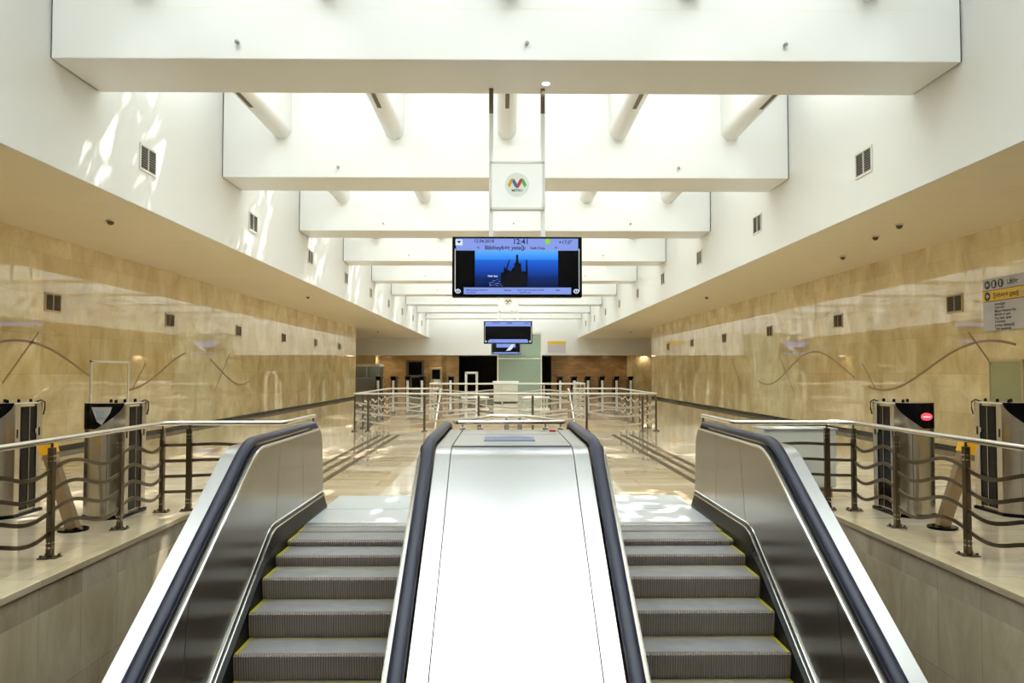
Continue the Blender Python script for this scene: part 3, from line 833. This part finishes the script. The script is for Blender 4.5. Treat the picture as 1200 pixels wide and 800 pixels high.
# far row of turnstiles
far = thing('turnstile', 'x', 'turnstile', (0, 0, 0), 'distant row of turnstiles')
obj('body', MB().box(-.14, .14, 0, 1.1, .03, 1.12, .03), 'black', far, False)
obj('front_post', MB().box(-.075, .075, -.08, .02, .03, .98, .02), 'vent_frame', far, False)
obj('hood', MB().box(-.17, .17, -.1, 1.15, 1.1, 1.24, .04), 'black', far, False)
FAR = [(-7.9, 'leftmost turnstile of the distant row by the grey booth'), (-6.95, 'second turnstile from the left in the distant row'), (-6.05, 'third turnstile from the left in the distant row'),
       (-5.15, 'fourth turnstile from the left in the distant row'), (-3.35, 'turnstile of the distant row in front of the dark passage'), (3.55, 'turnstile of the distant row just right of the glass lift'), (4.45, 'second turnstile right of the glass lift in the distant row'),
       (5.3, 'third turnstile right of the glass lift in the distant row'), (6.2, 'fourth turnstile right of the glass lift in the distant row'), (7.1, 'second turnstile from the right in the distant row'), (8.0, 'rightmost turnstile of the distant row')]
for i, (x, l) in enumerate(FAR):
    if i == 0: far.location = (x, 50, 0); far['label'] = l
    else: dup(far, (x, 50, 0), l)

# ------------------------------------------------------------------ hanging displays
def wave_logo(par, cx, y, cz, k, halo=True):
    if halo: obj('logo_disc', MB().cyl((cx, y, cz), (cx, y - .003, cz), .165 * k, 28), 'logo_halo', par, False)
    def arc(pts, mat):
        obj('logo_wave', MB().sweep([(cx + a * k, y - .006, cz + b * k) for a, b in pts], [(-.003, -.019 * k), (.003, -.019 * k), (.003, .019 * k), (-.003, .019 * k)], up=(0, -1, 0) if False else (0, 0, 1)), mat, par, False)
    def ribbon(f, t0, t1, mat):
        vs = []; n = 12
        for i in range(n + 1):
            t = t0 + (t1 - t0) * i / n; x, z = f(t); h = .001
            x2, z2 = f(t + h); tx, tz = x2 - x, z2 - z; l = math.hypot(tx, tz); nx, nz = -tz / l * .022, tx / l * .022
            for q in (1, -1): vs.append((cx + (x + nx * q) * k, y - .006, cz + (z + nz * q) * k))
        m = MB().add(vs, [(2 * i, 2 * i + 1, 2 * i + 3, 2 * i + 2) for i in range(n)])
        obj('logo_wave', m, mat, par, False)
    f = lambda t: (-.125 + .25 * t, .022 - .042 * math.cos(4 * PI * t))
    ribbon(f, 0.03, .27, 'logo_orange'); ribbon(f, .27, .5, 'logo_blue'); ribbon(f, .5, .75, 'logo_red'); ribbon(f, .75, .97, 'logo_green')
    obj('logo_lettering', text_mb('METRO', .045 * k, (cx, y - .005, cz - .092 * k), 'XZ', 'CENTER'), 'ink', par, False)

def display(Y, label, content):
    cx = .115
    t = thing('hanging_display', label, 'display', (cx, Y, ZB), 'hanging displays')
    for s in (-1, 1):
        x = cx + s * .352
        r = obj('hanger_rod', MB().box(x - .03, x + .03, Y - .03, Y + .03, 3.36, 5.06, .004), 'glass_panel', t, False)
        obj('rod_sleeve', MB().box(x - .029, x + .029, Y - .029, Y + .029, 5.05, ZB, .004), 'post_steel', r, False)
    b = obj('sign_box', MB().box(cx - .345, cx + .345, Y - .07, Y + .03, 3.76, 4.37, .006), 'milky', t, False)
    f = MB()
    for z in (3.735, 4.365): f.box(cx - .37, cx + .37, Y - .08, Y + .05, z, z + .028)
    for s in (-1, 1): f.box(cx + s * .345, cx + s * .368, Y - .08, Y + .05, 3.74, 4.39)
    obj('sign_frame', f, 'acrylic_edge', b, False)
    wave_logo(b, cx, Y - .072, 4.07, 1.0)
    W, z0, z1 = .875, 2.545, 3.365; y = Y - .08
    h = obj('screen', MB().box(cx - W, cx + W, y, Y + .06, z0, z1, .012), 'black', t, False)
    yf = y - .003
    def rect(n, a, b_, c, d, mat, dy=0.0): obj(n, MB().box(cx - W + 2 * W * a, cx - W + 2 * W * b_, yf - dy - .002, y + .001, z0 + (z1 - z0) * c, z0 + (z1 - z0) * d), mat, h, False)
    rect('header_band', .03, .97, .77, .965, 'e_band'); rect('footer_band', .09, .915, .05, .16, 'e_band')
    rect('side_line', .02, .026, .1, .8, 'acrylic_edge'); rect('side_line', .974, .98, .1, .8, 'acrylic_edge')
    for s in (.045, .955):
        x = cx - W + 2 * W * s; z = z0 + .1 * (z1 - z0)
        obj('badge', MB().add([(x + q * math.cos(2 * PI * i / 16), yf - .001, z + .8 * q * math.sin(2 * PI * i / 16)) for q in (.038, .024) for i in range(16)],
                              [(i, (i + 1) % 16, (i + 1) % 16 + 16, i + 16) for i in range(16)]), 'e_white', h, False)
        obj('badge_dot', MB().prism([(x - .012, z + .014), (x + .014, z + .014), (x, z - .018)], 1, yf - .003, yf), 'e_white', h, False)
    def tx(s_, u, v, size, al='LEFT', mat='e_ink'): obj('lettering', text_mb(s_, size, (cx - W + 2 * W * u, yf - .004, z0 + (z1 - z0) * v), 'XZ', al), mat, h, False)
    tx('12:41', .465, .875, .10); tx('12.04.2018', .165, .9, .062); tx('+17.0°', .82, .88, .068)
    if content == 0:
        rect('picture', .175, .815, .17, .77, 'e_pic')
        tx('Bibiheybət yatağı', .25, .785, .078); tx('Neft Daşı', .60, .79, .05)
        obj('header_icon', MB().box(cx - W + .045, cx - W + .14, yf - .004, yf, z1 - .12, z1 - .04), 'e_white', h, False)
        obj('header_mark', MB().prism([(cx - W + .06, z1 - .06), (cx - W + .125, z1 - .06), (cx - W + .0925, z1 - .095)], 1, yf - .006, yf), 'e_ink', h, False)
        X = cx - W + 2 * W * .735
        obj('weather_icon', MB().cyl((X, yf - .004, z1 - .065), (X, yf, z1 - .065), .038, 16), 'e_green', h, False)
        tx('<', .19, .79, .06); tx('>', .79, .79, .06)
        tx('Metropoliten xəbərləri', .11, .105, .03); tx('Stansiya', .40, .105, .03); tx('Xətlər üzrə hərəkət cədvəli', .5, .105, .03); tx('Bakı', .80, .105, .03); tx('yeni qatarlar', .11, .07, .026); tx('interval 2 dəq', .52, .07, .026)
        # oil platform silhouette
        def U(u, v): return (cx - W + 2 * W * u, z0 + (z1 - z0) * v)
        rg = MB()
        def poly(p): rg.prism([U(*q) for q in p], 1, yf - .004, yf - .002)
        poly([(.375, .17), (.58, .17), (.582, .37), (.56, .43), (.50, .41), (.43, .45), (.40, .41), (.375, .40)])
        poly([(.395, .40), (.40, .52), (.412, .47), (.44, .63), (.445, .62), (.425, .46), (.43, .40)])
        poly([(.475, .40), (.478, .55), (.49, .58), (.493, .70), (.507, .70), (.51, .58), (.52, .55), (.53, .57), (.535, .40)])
        poly([(.565, .38), (.569, .62), (.577, .62), (.583, .38)])
        poly([(.455, .40), (.46, .47), (.48, .5), (.48, .4)])
        obj('platform_silhouette', rg, 'e_black', h, False)
        tx('Neft daşı', .275, .335, .035, 'LEFT', 'e_white')
        gl = MB()
        for i in range(22):
            u = .28 + .1 * random.random(); v = .18 + .11 * random.random(); a = U(u, v)
            gl.box(a[0], a[0] + .02, yf - .005, yf - .003, a[1], a[1] + .004)
        obj('water_glint', gl, 'e_band', h, False)
    elif content == 1:
        rect('blue_line', .12, .9, .16, .2, 'e_band')
    else:
        rect('picture', .18, .82, .5, .77, 'e_band'); 
        def U(u, v): return (cx - W + 2 * W * u, z0 + (z1 - z0) * v)
        obj('bird_shape', MB().prism([U(.5, .25), U(.68, .72), U(.78, .74), U(.72, .45), U(.66, .3)], 1, yf - .006, yf), 'e_white', h, False)
    return t
display(10.72, 'nearest hanging display, blue screen with an oil platform picture and time', 0)
display(28.72, 'second hanging display, smaller in view with a mostly black screen', 1)
display(46.72, 'farthest hanging display, lowest and smallest in view above the glass lift', 2)

# ------------------------------------------------------------------ wall signs
x = XW
t = thing('direction_sign', 'white and yellow direction board on the right marble wall above the turnstiles', 'sign', (x, 13.2, 2.7))
ya, yb, za, zb_ = 14.2, 12.35, 2.27, 3.2
obj('panel', MB().box(x - .06, x, yb, ya, za, zb_, .004), 'sign_grey', t, False)
obj('yellow_band', MB().box(x - .064, x - .01, yb, ya, 2.79, 2.985), 'sign_yellow', t, False)
obj('divider_line', MB().box(x - .066, x - .01, yb, ya, 2.98, 2.99).box(x - .066, x - .01, yb, ya, 2.785, 2.795), 'ink', t, False)
def sgn(s_, yy, zz, size, mat='ink'): obj('lettering', text_mb(s_, size, (x - .067, yy, zz), 'YZ', 'LEFT', 0, -1), mat, t, False)
def disc(yy, zz, r, mat='ink'): obj('pictogram', MB().cyl((x - .06, yy, zz), (x - .068, yy, zz), r, 20), mat, t, False)
for yy in (14.06, 13.87, 13.68): disc(yy, 3.09, .075)
disc(14.06, 2.885, .08)
def arrow(yy, zz, r): obj('pictogram_arrow', MB().prism([(yy + r, zz), (yy, zz + r), (yy, zz + r * .4), (yy - r, zz + r * .4), (yy - r, zz - r * .4), (yy, zz - r * .4), (yy, zz - r)], 0, x - .071, x - .068), 'sign_grey', t, False)
arrow(14.06, 3.09, .045); arrow(14.06, 2.885, .05)
obj('pictogram_arrow', MB().box(x - .071, x - .068, 13.84, 13.9, 3.04, 3.14).box(x - .071, x - .068, 13.66, 13.7, 3.04, 3.14), 'sign_grey', t, False)
sgn('Liftlər', 13.5, 3.05, .12); sgn('Lifts', 13.02, 3.05, .12, 'ink_grey')
sgn('Şəhərə çıxış', 13.9, 2.845, .13); sgn('Exit to city', 13.2, 2.845, .12, 'sign_grey')
for i, (a, b) in enumerate((('Avtovağzal', 'Bus station'), ('Xidmətlər', 'Services'), ('Mikayıl Hüseynov küç.', 'M. Huseynov str.'), ('Məktəb və park', 'School and park'), ('Poçt, bank, aptek', 'Post, bank'), ('Xəstəxana', 'Hospital'), ('Avtobus dayanacağı', 'Bus stops'), ('Taksi dayanacağı', 'Taxi rank'))):
    sgn(a, 13.86, 2.71 - .062 * i, .066); sgn(b, 13.0, 2.71 - .062 * i, .066)
# sign on the end fascia
t = thing('direction_sign', 'small yellow and grey sign on the white end wall right of the glass lift', 'sign', (4.05, YE, 3.4))
obj('panel', MB().box(3.38, 4.75, YE - .06, YE, 2.98, 3.62), 'sign_grey', t, False)
obj('yellow_band', MB().box(3.38, 4.75, YE - .064, YE - .01, 3.62, 3.86), 'sign_yellow', t, False)
# framed panel on the left wall
t = thing('wall_frame', 'thin pale frame around a panel on the left marble wall, above the turnstile', 'frame', (-XW, 17.4, .3))
f = MB(); ya, yb, z0, z1 = 16.6, 18.3, .55, 1.78
f.box(-XW, -XW + .03, ya, yb, z1 - .045, z1).box(-XW, -XW + .03, ya, ya + .06, z0, z1).box(-XW, -XW + .03, yb - .06, yb, z0, z1).box(-XW, -XW + .03, ya, yb, z0, z0 + .045)
obj('border', f, 'vent_frame', t, False)
obj('panel', MB().box(-XW, -XW + .008, ya + .06, yb - .06, z0 + .045, z1 - .045), 'stone_l', t, False)
# greenish panel on the right wall: tinted face with a thin border
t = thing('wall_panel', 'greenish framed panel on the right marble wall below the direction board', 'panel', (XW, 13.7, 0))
obj('face', MB().box(XW - .012, XW, 13.25, 14.12, .4, 1.72), 'panel_green', t, False)
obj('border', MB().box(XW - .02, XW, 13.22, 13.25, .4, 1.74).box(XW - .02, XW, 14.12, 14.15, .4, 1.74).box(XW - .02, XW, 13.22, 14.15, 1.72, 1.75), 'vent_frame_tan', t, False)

# ------------------------------------------------------------------ far objects
t = thing('glass_lift', 'green glass lift shaft standing in the middle far down the hall', 'lift', (.92, 49, 0))
x0, x1, y0, y1, zt = -.37, 2.24, 47.6, 49.7, 3.84
for a, b, c, d, nm in ((x0, x1, y0, y0 + .02, 'front'), (x0, x1, y1 - .02, y1, 'rear')): obj('glass_pane', MB().box(a, b, c, d, .1, zt), 'glass_green', t, False)
obj('glass_pane', MB().box(x0, x0 + .02, y0, y1, .1, zt), 'glass_green', t, False); obj('glass_pane', MB().box(x1 - .02, x1, y0, y1, .1, zt), 'glass_green', t, False)
for xx in (x0, x1):
    for yy in (y0, y1): obj('corner_post', MB().box(xx - .035, xx + .035, yy - .035, yy + .035, 0, zt, .005), 'vent_frame', t, False)
for zz in (.02, 2.28, zt - .06): [obj('crossbar', MB().box(x0, x1, yy - .03, yy + .03, zz, zz + .07), 'vent_frame', t, False) for yy in (y0, y1)]
obj('roof', MB().box(x0 - .03, x1 + .03, y0 - .03, y1 + .03, zt, zt + .05), 'vent_frame', t, False)
obj('lift_car', MB().box(x0 + .3, x1 - .3, y0 + .5, y1 - .3, .05, 2.2, .02), 'grey_plastic', t, False)
# white counter in front of it
t = thing('service_counter', 'white panelled counter in front of the glass lift', 'counter', (.05, 39.5, 0))
obj('body', MB().box(-.52, .66, 39.2, 40, .06, 1.0, .01), 'white_box', t, False)
obj('top', MB().box(-.58, .72, 39.12, 40.05, 1.0, 1.06, .01), 'white', t, False)
obj('plinth', MB().box(-.5, .64, 39.24, 39.96, 0, .06), 'gap', t, False)
# low white benches
for i, (xa, xb, l) in enumerate(((-2.1, -.75, 'low white bench left of the white counter'), (.85, 2.2, 'low white bench right of the white counter'))):
    t = thing('bench', l, 'bench', ((xa + xb) / 2, 38.6, 0), 'white benches')
    obj('seat', MB().box(xa, xb, 38.4, 38.85, .24, .32, .02), 'white', t, False)
    for xx in (xa + .12, xb - .12): obj('leg', MB().box(xx - .04, xx + .04, 38.45, 38.8, 0, .24), 'grey_plastic', t, False)
# scanner arch in front of the passage
t = thing('walk_through_frame', 'pale grey square frame standing before the dark passage', 'frame', (-2.2, 52, 0))
f = MB().box(-2.55, -2.4, 52, 52.3, 0, 1.5, .02).box(-1.85, -1.7, 52, 52.3, 0, 1.5, .02)
obj('post', f, 'vent_frame', t, False)
obj('crossbar', MB().box(-2.55, -1.7, 52, 52.3, 1.38, 1.52, .02), 'vent_frame', t, False)
# ticket machine and booth
t = thing('ticket_machine', 'dark ticket machine with pale surround against the brown end wall', 'ticket machine', (-5.2, 62.8, 0))
obj('body', MB().box(-5.75, -4.85, 62.6, 63.4, 0, 1.85, .03), 'vent_frame_tan', t, False)
obj('screen', MB().box(-5.62, -5.0, 62.57, 62.61, .95, 1.7), 'black', t, False)
obj('tray', MB().box(-5.5, -5.05, 62.4, 62.62, .6, .9, .02), 'white_box', t, False)
t = thing('booth', 'grey attendant booth with window at the far left end of the hall', 'booth', (-8.5, 52, 0))
bx0, bx1, byy = -9.7, -8.05, 51.5
obj('base', MB().box(bx0, bx1, byy, 53.2, 0, 1.1, .01), 'booth_grey', t, False)
f = MB()
for xx in (bx0 + .04, (bx0 + bx1) / 2, bx1 - .04): f.box(xx - .04, xx + .04, byy, byy + .08, 1.1, 1.85)
f.box(bx0, bx1, byy, byy + .08, 1.1, 1.16)
obj('window_frame', f, 'grey_plastic', t, False)
obj('window_glass', MB().box(bx0, bx1, byy + .03, byy + .05, 1.12, 1.86), 'glass_green', t, False)
obj('roof', MB().box(bx0 - .03, bx1 + .05, byy - .03, 53.25, 1.85, 2.02, .01), 'vent_frame', t, False)
obj('rear_wall', MB().box(bx0, bx1, 53.1, 53.2, 1.1, 1.85), 'booth_grey', t, False)

# ------------------------------------------------------------------ light
w = bpy.data.worlds.new('sky'); sc.world = w; w.use_nodes = True
bg = w.node_tree.nodes['Background']
bg.inputs['Color'].default_value = (0.89, 0.985, 0.985, 1); bg.inputs['Strength'].default_value = 4.6
sl = bpy.data.lights.new('sun', 'SUN'); so = bpy.data.objects.new('sun', sl); COL.objects.link(so)
sl.energy = 9; sl.angle = R(.6); sl.color = (1, .97, .9)
so.rotation_euler = Vector((-.27, -.5, -1)).to_track_quat('-Z', 'Y').to_euler(); so.location = (6, 20, 30)

for x, e in ((-9.5, 22), (-5.2, 22), (5.6, 22), (8.4, 22), (10.6, 10)):  # unseen fills added to brighten the end wall; last is the pier lamp
    al = bpy.data.lights.new('ceiling_lamp', 'AREA'); al.energy = e; al.size = .5; al.color = (1, .86, .62)
    ao = bpy.data.objects.new('ceiling_lamp', al); COL.objects.link(ao); ao.location = (x, 61.9 if x > 10 else 62.6, 2.77 if x < 10 else 2.75)
    if x > 10: ao.location = (10.9, 61.45, 2.7)
cam = bpy.data.cameras.new('camera'); co = bpy.data.objects.new('camera', cam); COL.objects.link(co)
cam.sensor_width = 36; cam.lens = 930 / 1200 * 36
co.location = (-.08, 0, 1.55)
co.rotation_euler = (R(90) + math.atan(35 / 930), 0, -math.atan(11 / 930))
cam.clip_end = 300
sc.camera = co
sc.view_settings.view_transform = 'Standard'; sc.view_settings.look = 'None'
sc.view_settings.exposure = 0.12; sc.view_settings.gamma = 1; sc.view_settings.use_curve_mapping = False
cy = sc.cycles
cy.use_denoising = True
cy.max_bounces = 10; cy.diffuse_bounces = 6; cy.glossy_bounces = 5; cy.transparent_max_bounces = 8
cy.caustics_reflective = False; cy.caustics_refractive = False
cy.sample_clamp_indirect = 8
